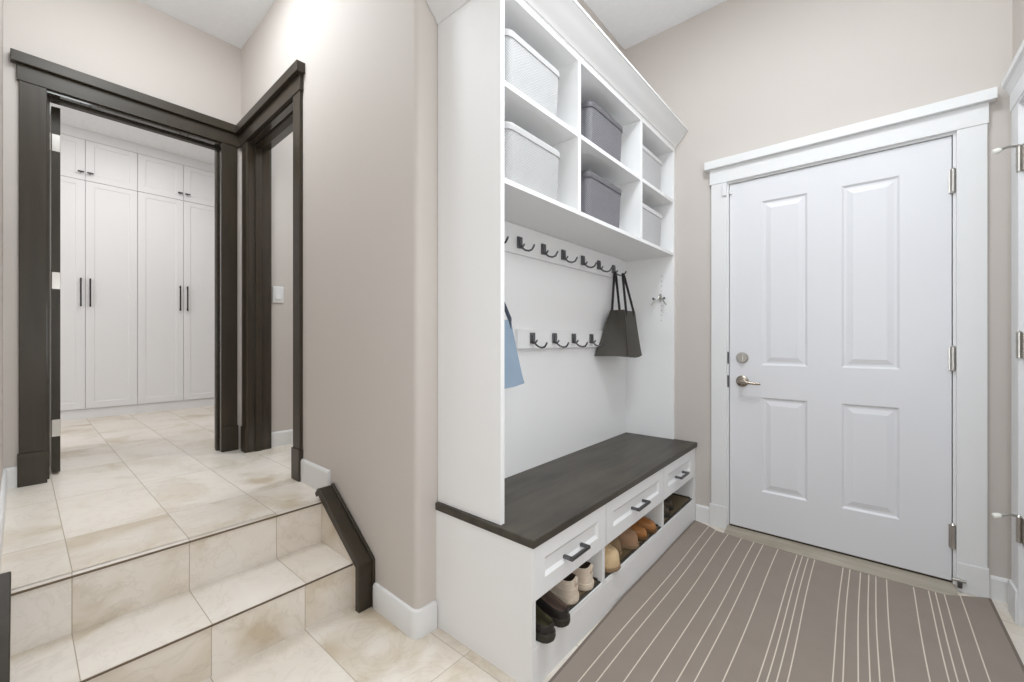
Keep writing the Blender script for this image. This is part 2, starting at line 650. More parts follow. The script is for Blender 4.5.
st(m.build('baseboard_hall', M['white']), 'white baseboard in the hall behind the narrow doorway', 'baseboard')

# ------------------------------------------------------------------ staircase
S = thing('staircase', (-1.8, 0.44, 0), 'two beige stone tiled steps rising to the landing', 'steps', None, 'structure')
Y0, Y1 = -0.055, 0.912
MB().box(-1.945, -1.675, Y0, Y1, 0.001, 0.168).build('step_core', M['steptile'], S)
MB().box(-1.675, -1.665, Y0, Y1, 0, 0.174).build('riser', M['steptile'], S)
MB().box(-1.945, -1.657, Y0, Y1, 0.168, 0.18).build('tread', M['steptile'], S)
MB().box(-1.664, -1.655, Y0, Y1, 0.1715, 0.1785).build('edge_strip', M['nosing'], S, 0.001)
MB().box(-1.957, -1.945, Y0, Y1, 0.18, 0.362).build('riser', M['steptile'], S)
MB().box(-1.965, -1.938, Y0, Y1, 0.358, LZ).build('tread', M['steptile'], S)
MB().box(-1.944, -1.936, Y0, Y1, 0.3615, 0.3685).build('edge_strip', M['nosing'], S, 0.001)
for yy, nm in (((Y1, 0.975), 'a'),):
    m = MB().prism([(-1.96, 0), (-1.615, 0), (-1.615, 0.175), (-1.96, 0.395)], 'y', yy[0], yy[1])
    m.build('end_block', M['steptile'], S)

def stair_cap(name, y0, y1, wall_lo, label):
    """dark board running down beside the steps; wall_lo: lip on the high-Y side if True"""
    T = thing(name, (-1.8, (y0 + y1) / 2, 0), label, 'trim', None, 'structure')
    inn = [(-1.975, 0.385), (-1.955, 0.397), (-1.618, 0.178), (-1.618, 0.0)]
    out = [(-1.588, 0.0), (-1.588, 0.195), (-1.598, 0.204), (-1.945, 0.432), (-1.962, 0.428), (-1.985, 0.402)]
    MB().prism(inn + out, 'y', y0, y1).build('board', M['brownx'], T, 0.003)
    lip = [(-1.945, 0.43), (-1.60, 0.2), (-1.59, 0.19), (-1.59, 0.0), (-1.578, 0.0), (-1.578, 0.2), (-1.588, 0.211), (-1.94, 0.444)]
    if wall_lo:
        MB().prism(lip, 'y', y1 - 0.012, y1).build('lip', M['brownx'], T, 0.002)
    else:
        MB().prism(lip, 'y', y0, y0 + 0.012).build('lip', M['brownx'], T, 0.002)
    return T
stair_cap('trim_5', 0.900, 0.970, True, 'dark stained sloping trim board at right end of the steps')
stair_cap('trim_6', -0.055, -0.017, False, 'dark stained sloping trim board at left edge of the steps')

# ------------------------------------------------------------------ dark casings
T = thing('trim_3', (-3.33, 0.485, LZ), 'dark stained door frame around the doorway to the closet room', 'door frame', None, 'structure')
m = MB()
m.box(-3.33, -3.312, -0.004, 0.092, LZ + 0.17, 2.459)
m.build('side_casing', M['brown'], T, 0.002)
MB().box(-3.33, -3.312, 0.879, 0.972, LZ + 0.17, 2.459).build('side_casing', M['brown'], T, 0.002)
MB().box(-3.33, -3.305, -0.009, 0.094, LZ, LZ + 0.17).build('plinth', M['brown'], T, 0.002)
MB().box(-3.33, -3.305, 0.877, 0.977, LZ, LZ + 0.17).build('plinth', M['brown'], T, 0.002)
MB().box(-3.33, -3.308, -0.012, 0.988, 2.459, 2.542).build('head_casing', M['browny'], T, 0.002)
MB().box(-3.33, -3.285, -0.032, 0.985, 2.542, 2.598).build('cap', M['browny'], T, 0.003)
m = MB()
m.box(-3.455, -3.325, 0.075, 0.093, LZ, 2.463)
m.box(-3.455, -3.325, 0.879, 0.897, LZ, 2.463)
m.box(-3.455, -3.325, 0.093, 0.879, 2.445, 2.463)
m.build('jamb', M['jamb'], T)
m = MB()
m.box(-3.42, -3.385, 0.093, 0.104, LZ, 2.445)
m.box(-3.42, -3.385, 0.868, 0.879, LZ, 2.445)
m.box(-3.42, -3.385, 0.104, 0.868, 2.434, 2.445)
m.build('stop', M['browny'], T, 0.001)
m = MB()
m.box(-3.47, -3.45, 0.0, 0.093, LZ, 2.459)
m.box(-3.47, -3.45, 0.879, 0.972, LZ, 2.459)
m.box(-3.47, -3.45, 0.0, 0.972, 2.459, 2.55)
m.build('far_casing', M['brown'], T)

T = thing('trim_4', (-2.78, 0.99, LZ), 'dark stained door frame of the narrow doorway beside the corner', 'door frame', None, 'structure')
def rb(name, b, mt, bev=0.002):
    return MB().box(*b).xf(rotp).build(name, mt, T, bev)
rb('side_casing', (-3.25, -3.167, 0.947, 0.965, LZ + 0.17, 2.459), M['brown'])
rb('side_casing', (-2.393, -2.305, 0.947, 0.965, LZ + 0.17, 2.459), M['brown'])
rb('plinth', (-3.255, -3.165, 0.940, 0.965, LZ, LZ + 0.17), M['brown'])
rb('plinth', (-2.397, -2.300, 0.940, 0.965, LZ, LZ + 0.17), M['brown'])
rb('head_casing', (-3.31, -2.295, 0.943, 0.965, 2.459, 2.542), M['brownx'])
rb('cap', (-3.285, -2.275, 0.920, 0.965, 2.542, 2.598), M['brownx'], 0.003)
m = MB()
m.box(-3.183, -3.165, 0.96, 1.09, LZ, 2.463)
m.box(-2.395, -2.377, 0.96, 1.09, LZ, 2.463)
m.box(-3.165, -2.395, 0.96, 1.09, 2.445, 2.463)
m.xf(rotp).build('jamb', M['jamb'], T)
m = MB()
m.box(-3.165, -3.154, 1.0, 1.04, LZ, 2.445)
m.box(-2.406, -2.395, 1.0, 1.04, LZ, 2.445)
m.box(-3.154, -2.406, 1.0, 1.04, 2.434, 2.445)
m.xf(rotp).build('stop', M['brownx'], T, 0.001)
m = MB()
m.box(-3.25, -3.167, 1.085, 1.103, LZ, 2.459)
m.box(-2.393, -2.305, 1.085, 1.103, LZ, 2.459)
m.box(-3.25, -2.305, 1.085, 1.103, 2.459, 2.545)
m.xf(rotp).build('far_casing', M['brown'], T)

# dark door leaf swung open into the closet room
D = thing('door_3', (-3.475, 0.132, LZ), 'dark stained door swung open into the closet room', 'door', None, 'structure')
m = MB()
m.slab((-4.25, 0.113, LZ + 0.012), (1, 0, 0), (0, 0, 1), (0, -1, 0), 0.0175, [0, 0.11, 0.66, 0.77], [0, 0.22, 0.95, 1.10, 1.93, 2.055], {(1, 1), (1, 3)}, [(0.01, -0.006)])
m.slab((-3.48, 0.148, LZ + 0.012), (-1, 0, 0), (0, 0, 1), (0, 1, 0), 0.0175, [0, 0.11, 0.66, 0.77], [0, 0.22, 0.95, 1.10, 1.93, 2.055], {(1, 1), (1, 3)}, [(0.01, -0.006)])
m.build('door_leaf', M['brown'], D)
for z in (0.63, 1.46, 2.235):
    m = MB()
    m.box(-3.48, -3.477, 0.116, 0.147, z - 0.047, z + 0.047)
    m.box(-3.477, -3.456, 0.098, 0.101, z - 0.047, z + 0.047)
    m.tube([(-3.472, 0.107, z - 0.047), (-3.472, 0.107, z + 0.047)], 0.006, 10)
    m.build('hinge', M['nickel'], D)
MB().lathe((-4.19, 0.113, 1.30), (0, -1, 0), [(0, 0.028), (0.006, 0.028), (0.008, 0.012), (0.03, 0.012), (0.035, 0.026), (0.055, 0.026), (0.062, 0.015)]).build('door_knob', M['nickel'], D, smooth=True)
tag(D, D['label'], 'door')

# light switch in the hall
L = thing('light_switch', (-3.2, 1.19, 1.45), 'white rocker light switch on hall wall inside the narrow doorway', 'light switch')
MB().box(-3.2, -3.193, 1.154, 1.227, 1.392, 1.508).build('cover_plate', M['white'], L, 0.003)
MB().prism([(-3.193, 1.417), (-3.186, 1.417), (-3.190, 1.45), (-3.1905, 1.483), (-3.193, 1.483)], 'y', 1.174, 1.207).build('rocker', M['white'], L, 0.001)

# ------------------------------------------------------------------ entry door, casing, threshold
D = thing('door_1', (-0.16, 2.745, 0), 'white four panel entry door with lever handle, facing the rug', 'door', None, 'structure')
W, H = 0.918, 2.022
gx, gz = -0.621, 0.03
xs = [0, 0.165, 0.38, 0.525, 0.745, W]
ys = [0, 0.228, 0.768, 0.952, 1.888, H]
MB().slab((gx, 2.742, gz), (1, 0, 0), (0, 0, 1), (0, -1, 0), 0.044, xs, ys, {(1, 1), (3, 1), (1, 3), (3, 3)}, [(0.010, -0.009), (0.020, -0.009), (0.045, -0.0015)]).build('door_leaf', M['doorwhite'], D)
MB().box(gx, gx + W, 2.744, 2.782, 0.02, 0.0295).build('door_sweep', M['weatherstrip'], D)
m = MB()
m.lathe((-0.553, 2.7425, 1.022), (0, -1, 0), [(0, 0.032), (0.006, 0.032), (0.012, 0.026), (0.016, 0.024)], 28)
m.box(-0.557, -0.549, 2.712, 2.727, 1.006, 1.038)
smooth_angle(m.build('deadbolt', M['nickel'], D), 35)
m = MB()
m.lathe((-0.553, 2.7425, 0.885), (0, -1, 0), [(0, 0.033), (0.006, 0.033), (0.011, 0.028), (0.014, 0.013), (0.045, 0.012), (0.05, 0.010)], 28)
m.tube([(-0.553, 2.69, 0.885), (-0.535, 2.687, 0.885), (-0.51, 2.688, 0.881), (-0.48, 2.690, 0.878), (-0.452, 2.692, 0.878)], [0.011, 0.010, 0.008, 0.0075, 0.007], 12)
smooth_angle(m.build('lever_handle', M['warmnickel'], D), 40)
for z in (0.235, 1.04, 1.845):
    m = MB()
    m.tube([(0.3, 2.732, z - 0.052), (0.3, 2.732, z + 0.052)], 0.009, 12)
    m.tube([(0.3, 2.732, z - 0.057), (0.3, 2.732, z - 0.052)], [0.004, 0.010], 12)
    m.tube([(0.3, 2.732, z + 0.052), (0.3, 2.732, z + 0.059)], [0.010, 0.004], 12)
    for dz in (-0.02, 0.02):
        m.tube([(0.3, 2.732, z + dz - 0.0015), (0.3, 2.732, z + dz + 0.0015)], 0.0098, 12)
    m.box(0.287, 0.3, 2.735, 2.742, z - 0.052, z + 0.052)
    smooth_angle(m.build('hinge', M['nickel'], D), 40)

T = thing('trim_1', (-0.16, 2.74, 0), 'white casing with flat cap around the entry door', 'door frame', None, 'structure')
MB().box(-0.718, -0.632, 2.718, 2.74, 0.132, 2.066).build('side_casing', M['white'], T, 0.002)
MB().box(0.310, 0.403, 2.718, 2.74, 0.132, 2.066).build('side_casing', M['white'], T, 0.002)
MB().box(-0.728, -0.631, 2.712, 2.74, 0, 0.132).build('plinth', M['white'], T, 0.003)
MB().box(0.309, 0.408, 2.712, 2.74, 0, 0.132).build('plinth', M['white'], T, 0.003)
MB().box(-0.727, 0.407, 2.715, 2.74, 2.066, 2.156).build('head_casing', M['white'], T, 0.002)
MB().box(-0.750, 0.428, 2.690, 2.74, 2.156, 2.204).build('cap', M['white'], T, 0.002)
m = MB()
m.box(-0.642, -0.6245, 2.735, 2.84, 0, 2.075)
m.box(0.3005, 0.32, 2.735, 2.84, 0, 2.075)
m.box(-0.6245, 0.3005, 2.735, 2.84, 2.0555, 2.075)
m.box(-0.6245, -0.612, 2.79, 2.84, 0, 2.0555)
m.box(0.289, 0.3005, 2.79, 2.84, 0, 2.0555)
m.box(-0.612, 0.289, 2.79, 2.84, 2.043, 2.0555)
m.build('jamb', M['white'], T)
m = MB()
m.box(-0.6335, -0.6225, 2.7335, 2.7355, 0.985, 1.055)
m.box(-0.6335, -0.6225, 2.7335, 2.7355, 0.845, 0.915)
m.build('strike_plate', M['gunmetal'], T)
m = MB()
m.prism([(2.632, 0), (2.632, 0.005), (2.70, 0.018), (2.735, 0.020), (2.80, 0.020), (2.80, 0)], 'x', -0.630, 0.308)
m.build('threshold', M['sill'], T, 0.001)

Z = thing('door_sensor', (-0.632, 2.716, 2.02), 'tiny white contact sensor at top left corner of entry door', 'sensor')
MB().box(-0.655, -0.6325, 2.706, 2.7178, 1.985, 2.055).build('magnet_case', M['white'], Z, 0.002)
MB().box(-0.6205, -0.607, 2.728, 2.7415, 1.993, 2.018).build('sensor_case', M['white'], Z, 0.002)

K = thing('door_holder', (0.32, 2.70, 0.05), 'small grey metal foot stop under the lower hinge of entry door', 'door stop')
m = MB()
m.box(0.293, 0.337, 2.698, 2.711, 0.048, 0.060)
m.build('arm', M['nickel'], K, 0.003)
MB().tube([(0.318, 2.700, 0.0245), (0.318, 2.700, 0.05)], 0.008, 12).build('rubber_foot', M['gunmetal'], K)

# second white door on the right wall
D = thing('door_2', (0.47, 2.12, 0), 'white door at the right edge of the photo, beside the corner', 'door', None, 'structure')
MB().slab((0.475, 2.539, 0.012), (0, -1, 0), (0, 0, 1), (-1, 0, 0), 0.04, [0, 0.12, 0.35, 0.48, 0.71, 0.83], [0, 0.23, 0.78, 0.96, 1.90, 2.04], {(1, 1), (3, 1), (1, 3), (3, 3)}, [(0.010, -0.009), (0.020, -0.009), (0.045, -0.0015)]).build('door_leaf', M['doorwhite'], D)
for z, stop in ((0.378, True), (1.103, False), (1.836, True)):
    m = MB()
    yy, xx = 2.543, 0.459
    m.tube([(xx, yy, z - 0.05), (xx, yy, z + 0.05)], 0.0085, 12)
    m.tube([(xx, yy, z + 0.05), (xx, yy, z + 0.058)], [0.010, 0.004], 12)
    for dz in (-0.02, 0.02):
        m.tube([(xx, yy, z + dz - 0.0015), (xx, yy, z + dz + 0.0015)], 0.0094, 12)
    m.box(0.465, 0.4755, 2.505, 2.543, z - 0.05, z + 0.05)
    h = m.build('hinge', M['nickel'], D)
    smooth_angle(h, 40)
    if stop:
        m = MB()
        m.tube([(xx, yy, z + 0.052), (0.43, 2.535, z + 0.054), (0.405, 2.528, z + 0.046)], 0.005, 10)
        m.build('stop_arm', M['nickel'], h)
        MB().lathe((0.41, 2.5295, z + 0.046), (-1, -0.2, -0.25), [(0, 0.008), (0.006, 0.011), (0.02, 0.011), (0.024, 0.008)], 16).build('rubber_tip', M['rubber'], h, smooth=False)
T = thing('trim_2', (0.477, 2.6, 0), 'white casing around the door at right edge, tight against the corner', 'door frame', None, 'structure')
MB().box(0.457, 0.477, 2.553, 2.645, 0.132, 2.066).build('side_casing', M['white'], T, 0.002)
MB().box(0.450, 0.477, 2.549, 2.655, 0, 0.132).build('plinth', M['white'], T, 0.003)
MB().box(0.457, 0.477, 1.597, 1.688, 0, 2.066).build('side_casing', M['white'], T, 0.002)
MB().box(0.454, 0.477, 1.587, 2.655, 2.066, 2.156).build('head_casing', M['white'], T, 0.002)
m = MB().prism([(0.477, 2.140), (0.453, 2.140), (0.450, 2.150), (0.442, 2.172), (0.433, 2.180), (0.433, 2.206), (0.477, 2.206)], 'y', 1.56, 2.664)
m.build('cap', M['white'], T)
m = MB()
m.box(0.457, 0.58, 2.5405, 2.553, 0, 2.066)
m.box(0.457, 0.58, 1.688, 1.70, 0, 2.066)
m.box(0.457, 0.58, 1.70, 2.5405, 2.056, 2.066)
m.build('jamb', M['white'], T)

# ------------------------------------------------------------------ rug
R = thing('area_rug', (-0.19, 1.6, 0), 'taupe rug with thin cream stripes before the entry door', 'rug')
stripes = [-.714, -.668, -.600, -.531, -.469, -.425, -.356, -.272, -.249, -.225, -.198, -.086, -.060, -.021, .009, .034, .071, .161, .209, .231, .259, .311]
RX0, RX1, RY0 = -0.783, 0.412, 0.30
def far_edge(x):
    pts = [(-0.81, 2.712), (-0.74, 2.690), (-0.66, 2.630), (-0.56, 2.622), (-0.2, 2.610), (0.1, 2.606), (0.26, 2.622), (0.335, 2.672), (0.395, 2.709), (0.42, 2.711)]
    for (a, ya), (b, yb) in zip(pts, pts[1:]):
        if a <= x <= b:
            k = (x - a) / (b - a)
            return ya + (yb - ya) * k
    return 2.69
cuts = [(RX0, 0), (RX0 + 0.012, 0)]
xsr = [RX0, RX0 + 0.010]
mi = [2]
for sx in stripes:
    last = xsr[-1]
    nseg = max(1, int((sx - 0.0019 - last) / 0.03))
    for q in range(1, nseg + 1):
        xsr.append(last + (sx - 0.0019 - last) * q / nseg)
        mi.append(0)
    xsr.append(sx + 0.0019)
    mi.append(1)
last = xsr[-1]
for q in range(1, 4):
    xsr.append(last + (RX1 - 0.010 - last) * q / 3)
    mi.append(0)
xsr.append(RX1)
mi.append(2)
ny = 60
def rug_z(x, y):
    z = 0.010 + 0.0012 * math.sin(x * 9 + y * 3) + 0.001 * math.sin(y * 7 - x * 4)
    return z
m = MB()
v = []
for j in range(ny + 1):
    for x in xsr:
        fy = far_edge(x)
        tt = j / ny
        y = RY0 + (fy - RY0) * tt
        z = rug_z(x, y)
        if tt > 0.97:
            z += 0.0
        dx = 0.003 * math.sin(y * 5 + x * 3)
        if x > RX1 - 0.012:
            dx = 0
        if x < RX0 + 0.012:
            dx = -0.026 * min(1, max(0, (y - 0.9) / 0.8))
        v.append((x + dx, y, z))
nx = len(xsr)
top = len(v)
v += [(x, y, 0.0005) for x, y, z in v]
f, mm = [], []
for j in range(ny):
    for i in range(nx - 1):
        a = j * nx + i
        f.append((a, a + 1, a + nx + 1, a + nx)); mm.append(mi[i] if j < ny - 1 or mi[i] != 2 else 2)
        f.append((top + a, top + a + nx, top + a + nx + 1, top + a + 1)); mm.append(2)
for i in range(nx - 1):
    for a in (i, ny * nx + i):
        f.append((a, a + 1, top + a + 1, top + a)); mm.append(2)
for j in range(ny):
    for a in (j * nx, j * nx + nx - 1):
        f.append((a, a + nx, top + a + nx, top + a)); mm.append(2)
m.v = v; m.f = f; m.mi = mm
o = m.build('rug_pile', [M['rug'], M['rugline'], M['rugedge']], R, smooth=False)

# ------------------------------------------------------------------ bench cabinet
FX = -0.814      # drawer front plane
B = thing('bench_cabinet', (-1.05, 1.9, 0), 'white storage bench base with three drawers over open shoe cubbies', 'bench')
BX0 = -1.288
MB().box(BX0, FX, 1.058, 1.066, 0, 0.458).build('end_panel', M['laminate'], B)
m = MB()
m.box(BX0, FX, 1.066, 1.078, 0, 0.458)
m.box(BX0, FX, 2.692, 2.738, 0, 0.458)
m.box(BX0, FX, 1.525, 1.545, 0.138, 0.458)
m.box(BX0, FX, 2.178, 2.198, 0.138, 0.458)
m.box(BX0, FX, 1.078, 2.692, 0.125, 0.138)
m.box(BX0, BX0 + 0.012, 1.078, 2.692, 0.138, 0.458)
m.box(BX0, FX - 0.02, 1.078, 2.692, 0.285, 0.292)
m.box(BX0, FX - 0.02, 1.078, 2.692, 0.446, 0.458)
m.build('carcass', M['laminate'], B)
MB().box(FX - 0.02, FX + 0.0008, 1.059, 2.737, 0.0, 0.1275).build('base_board', M['laminate'], B, 0.002)
for (y0, y1, hw) in ((1.061, 1.547, 0.063), (1.552, 2.184, 0.066), (2.189, 2.690, 0.066)):
    z0, z1 = 0.284, 0.455
    m = MB()
    m.slab((FX + 0.004, y0, z0), (0, 1, 0), (0, 0, 1), (1, 0, 0), 0.018, [0, 0.062, y1 - y0 - 0.062, y1 - y0], [0, 0.055, z1 - z0 - 0.050, z1 - z0], {(1, 1)}, [(0.013, -0.008)])
    dr = m.build('drawer', M['laminate'], B)
    yc, zc = (y0 + y1) / 2 + 0.001, 0.357
    m = MB()
    m.box(FX + 0.026, FX + 0.036, yc - hw, yc + hw, zc - 0.006, zc + 0.006)
    m.box(FX - 0.004, FX + 0.032, yc - hw, yc - hw + 0.012, zc - 0.006, zc + 0.006)
    m.box(FX - 0.004, FX + 0.032, yc + hw - 0.012, yc + hw, zc - 0.006, zc + 0.006)
    m.build('drawer_pull', M['gunmetal'], dr, 0.0015)

Wt = thing('bench_countertop', (-1.05, 1.9, 0.458), 'dark brown wooden bench seat top over the white drawers', 'worktop')
m = MB().box(-1.288, -0.803, 1.052, 2.738, 0.458, 0.487)
m.build('seat_board', M['benchtop'], Wt, 0.004, 3)

# ------------------------------------------------------------------ upper cubby unit
U = thing('cubby_unit', (-1.12, 1.9, 0.487), 'tall white open locker unit with six cubbies above the bench', 'shelf unit')
SX = -0.955
MB().box(-1.288, SX, 1.066, 1.086, 0.4875, 2.46).build('side_panel', M['laminate'], U, 0.001)
MB().box(-1.288, SX, 2.715, 2.738, 0.4875, 2.46).build('side_panel', M['laminate'], U, 0.001)
MB().box(-1.288, -1.268, 1.086, 2.715, 0.4875, 2.46).build('back_panel', M['laminate'], U)
MB().box(-1.268, SX, 1.086, 2.715, 1.668, 1.687).build('shelf', M['laminate'], U, 0.001)
for y0, y1 in ((1.086, 1.566), (1.588, 2.212), (2.235, 2.715)):
    MB().box(-1.268, SX - 0.001, y0, y1, 2.006, 2.026).build('shelf', M['laminate'], U, 0.001)
MB().box(-1.268, SX, 1.566, 1.588, 1.687, 2.337).build('divider', M['laminate'], U, 0.001)
MB().box(-1.268, SX, 2.212, 2.235, 1.687, 2.337).build('divider', M['laminate'], U, 0.001)
MB().box(-1.268, SX, 1.086, 2.715, 2.337, 2.36).build('top_panel', M['laminate'], U, 0.001)
MB().box(SX - 0.018, SX + 0.0005, 1.086, 2.715, 2.36, 2.46).build('frieze', M['laminate'], U)
prof = [(0.0, 2.366), (0.006, 2.366), (0.009, 2.374), (0.016, 2.384), (0.034, 2.398), (0.052, 2.417), (0.064, 2.434), (0.074, 2.442), (0.078, 2.447), (0.084, 2.447), (0.084, 2.458), (0.0, 2.458)]
r0 = [Vector((-1.286, 1.0655 - d, z)) for d, z in prof]
r1 = [Vector((SX + 0.0005 + d, 1.0655 - d, z)) for d, z in prof]
r2 = [Vector((SX + 0.0005 + d, 2.738, z)) for d, z in prof]
o = MB().loft([r0, r1, r2]).build('crown_molding', M['white'], U)
smooth_angle(o, 28)
holes = [(-1.02, 2.7152, 1.255 + 0.032 * i) for i in range(10)] + [(-1.10, yc + 0.0002, zz) for yc in (1.5655, 2.2115) for zz in (1.945, 1.975, 2.25, 2.28)]
h0 = MB().lathe(holes[0], (0, -1, 0), [(0, 0.0025), (0.0004, 0.0025)], 8).build('pin_hole', M['gunmetal'], U)
for p in holes[1:]:
    c = h0.copy()
    COL.objects.link(c)
    c.parent = U
    c.location = h0.location + Vector(p) - Vector(holes[0])

# the unit's front runs a touch out of square with the wall
for ch in U.children:
    if ch.name.startswith('pin_hole'):
        continue
    for v in ch.data.vertices:
        wx, wy = v.co.x + U.location.x, v.co.y + U.location.y
        if wx > -1.15:
            v.co.x += 0.013 * (wy - 1.07) / 1.65

# hooks on rails
def hook_mesh(x, y, z):
    """square back plate with two upturned prongs, plate lower centre at (x, y, z)"""
    m = MB()
    m.box(x, x + 0.010, y - 0.0165, y + 0.0165, z, z + 0.053)
    m.box(x + 0.010, x + 0.015, y - 0.010, y + 0.010, z - 0.002, z + 0.040)
    m.tube([(x + 0.012, y, z + 0.014), (x + 0.020, y, z + 0.000), (x + 0.038, y, z - 0.014), (x + 0.060, y, z - 0.020), (x + 0.078, y, z - 0.016), (x + 0.087, y, z - 0.004), (x + 0.092, y, z + 0.006)], [0.006, 0.005, 0.0045, 0.0045, 0.0045, 0.0045, 0.004], 10)
    m.tube([(x + 0.012, y, z + 0.006), (x + 0.022, y, z + 0.004), (x + 0.030, y, z + 0.010), (x + 0.033, y, z + 0.018)], [0.005, 0.0045, 0.004, 0.0035], 10)
    return m

HX = -1.248
def rail(y0, y1, z0, z1, hooks, hz, label):
    T = thing('hook_rail', (-1.26, (y0 + y1) / 2, z0), label, 'hook rail', 'white hook rails in the locker')
    MB().box(-1.268, HX, y0, y1, z0, z1).build('rail_board', M['laminate'], T, 0.002)
    first = None
    for y in hooks:
        if first is None:
            first = hook_mesh(HX, y, hz).build('hook', M['gunmetal'], T, 0.0015)
            smooth_angle(first, 40)
            fy = y
        else:
            c = first.copy()
            COL.objects.link(c)
            c.parent = T
            c.location = first.location + Vector((0, y - fy, 0))
    return T
rail(1.0865, 2.60, 1.53, 1.6665, [1.147, 1.337, 1.522, 1.712, 1.894, 2.097, 2.285, 2.480], 1.557, 'upper white rail of dark hooks right under the cubby shelf')
rail(1.515, 2.60, 1.083, 1.178, [1.621, 1.810, 1.999, 2.194, 2.39], 1.108, 'lower white rail with dark hooks, partly behind the charcoal bag')

C = thing('coat_hook', (-1.025, 2.715, 1.39), 'small chrome double coat hook on right inner side of the locker', 'coat hook')
m = MB()
m.box(-1.032, -1.018, 2.708, 2.7148, 1.378, 1.428)
m.build('mount_plate', M['nickel'], C, 0.002)
for s in (-1, 1):
    m = MB()
    m.tube([(-1.025, 2.708, 1.412), (-1.025 + s * 0.008, 2.698, 1.404), (-1.025 + s * 0.024, 2.684, 1.385), (-1.025 + s * 0.044, 2.674, 1.360), (-1.025 + s * 0.050, 2.671, 1.354)], 0.0042, 10)
    p = m.build('prong', M['nickel'], C)
    smooth_angle(p, 40)
    m = MB()
    m.tube([(-1.025 + s * 0.018, 2.690, 1.392), (-1.025 + s * 0.034, 2.680, 1.394)], 0.003, 8)
    m.lathe((-1.025 + s * 0.036, 2.679, 1.388), (0, 0, 1), [(0, 0.004), (0.004, 0.007), (0.011, 0.007), (0.015, 0.004)], 12)
    smooth_angle(m.build('knob', M['gunmetal'], C), 40)

# ------------------------------------------------------------------ baskets
def rrect(cx, cy, hx, hy, rr, z, n=6):
    p = []
    for (sx, sy, a0) in ((1, 1, 0), (-1, 1, PI / 2), (-1, -1, PI), (1, -1, 1.5 * PI)):
        for k in range(n + 1):
            a = a0 + k / n * PI / 2
            p.append(Vector((cx + sx * (hx - rr) + rr * math.cos(a), cy + sy * (hy - rr) + rr * math.sin(a), z)))
    return p

def basket(mat, lid):
    """35 x 27 x 24 cm box basket at the origin with a lid"""
    T = bpy.data.objects.new('storage_basket', None)
    T.empty_display_size = 0.05
    COL.objects.link(T)
    hx, hy = 0.132, 0.180
    rings = []
    for z, k in ((0.0, 0.90), (0.006, 0.935), (0.02, 0.945), (0.12, 0.97), (0.214, 0.99), (0.214, 0.965), (0.20, 0.96)):
        rings.append(rrect(0, 0, hx * k, hy * k, 0.035, z))
    smooth_angle(MB().loft(rings).build('basket_body', mat, T), 40)
    rings = []
    for z, k, q in ((0.210, 0.995, 0.036), (0.209, 1.015, 0.038), (0.226, 1.02, 0.038), (0.234, 1.005, 0.036), (0.238, 0.975, 0.033), (0.236, 0.90, 0.03), (0.237, 0.5, 0.02)):
        rings.append(rrect(0, 0, hx * k, hy * k, q, z))
    smooth_angle(MB().loft(rings).build('lid', lid, T), 40)
    return T
protos = {}
G = 'lidded woven baskets in the cubbies'
for kind, y, z, lab in (
        ('white', 1.319, 2.0265, 'white lidded basket in upper left cubby'),
        ('white', 1.321, 1.6875, 'white lidded basket in lower left cubby'),
        ('grey', 1.922, 2.0265, 'dark grey lidded basket in upper middle cubby'),
        ('grey', 1.908, 1.6875, 'dark grey lidded basket in lower middle cubby'),
        ('pale', 2.488, 2.0265, 'pale grey lidded basket in upper right cubby'),
        ('pale', 2.488, 1.6875, 'pale grey lidded basket in lower right cubby')):
    if kind not in protos:
        protos[kind] = o = basket(M['basket' + kind], M['lid' + kind])
    else:
        o = copy_tree(protos[kind])
    o.location = (-1.122, y, z)
    tag(o, lab, 'basket', G)

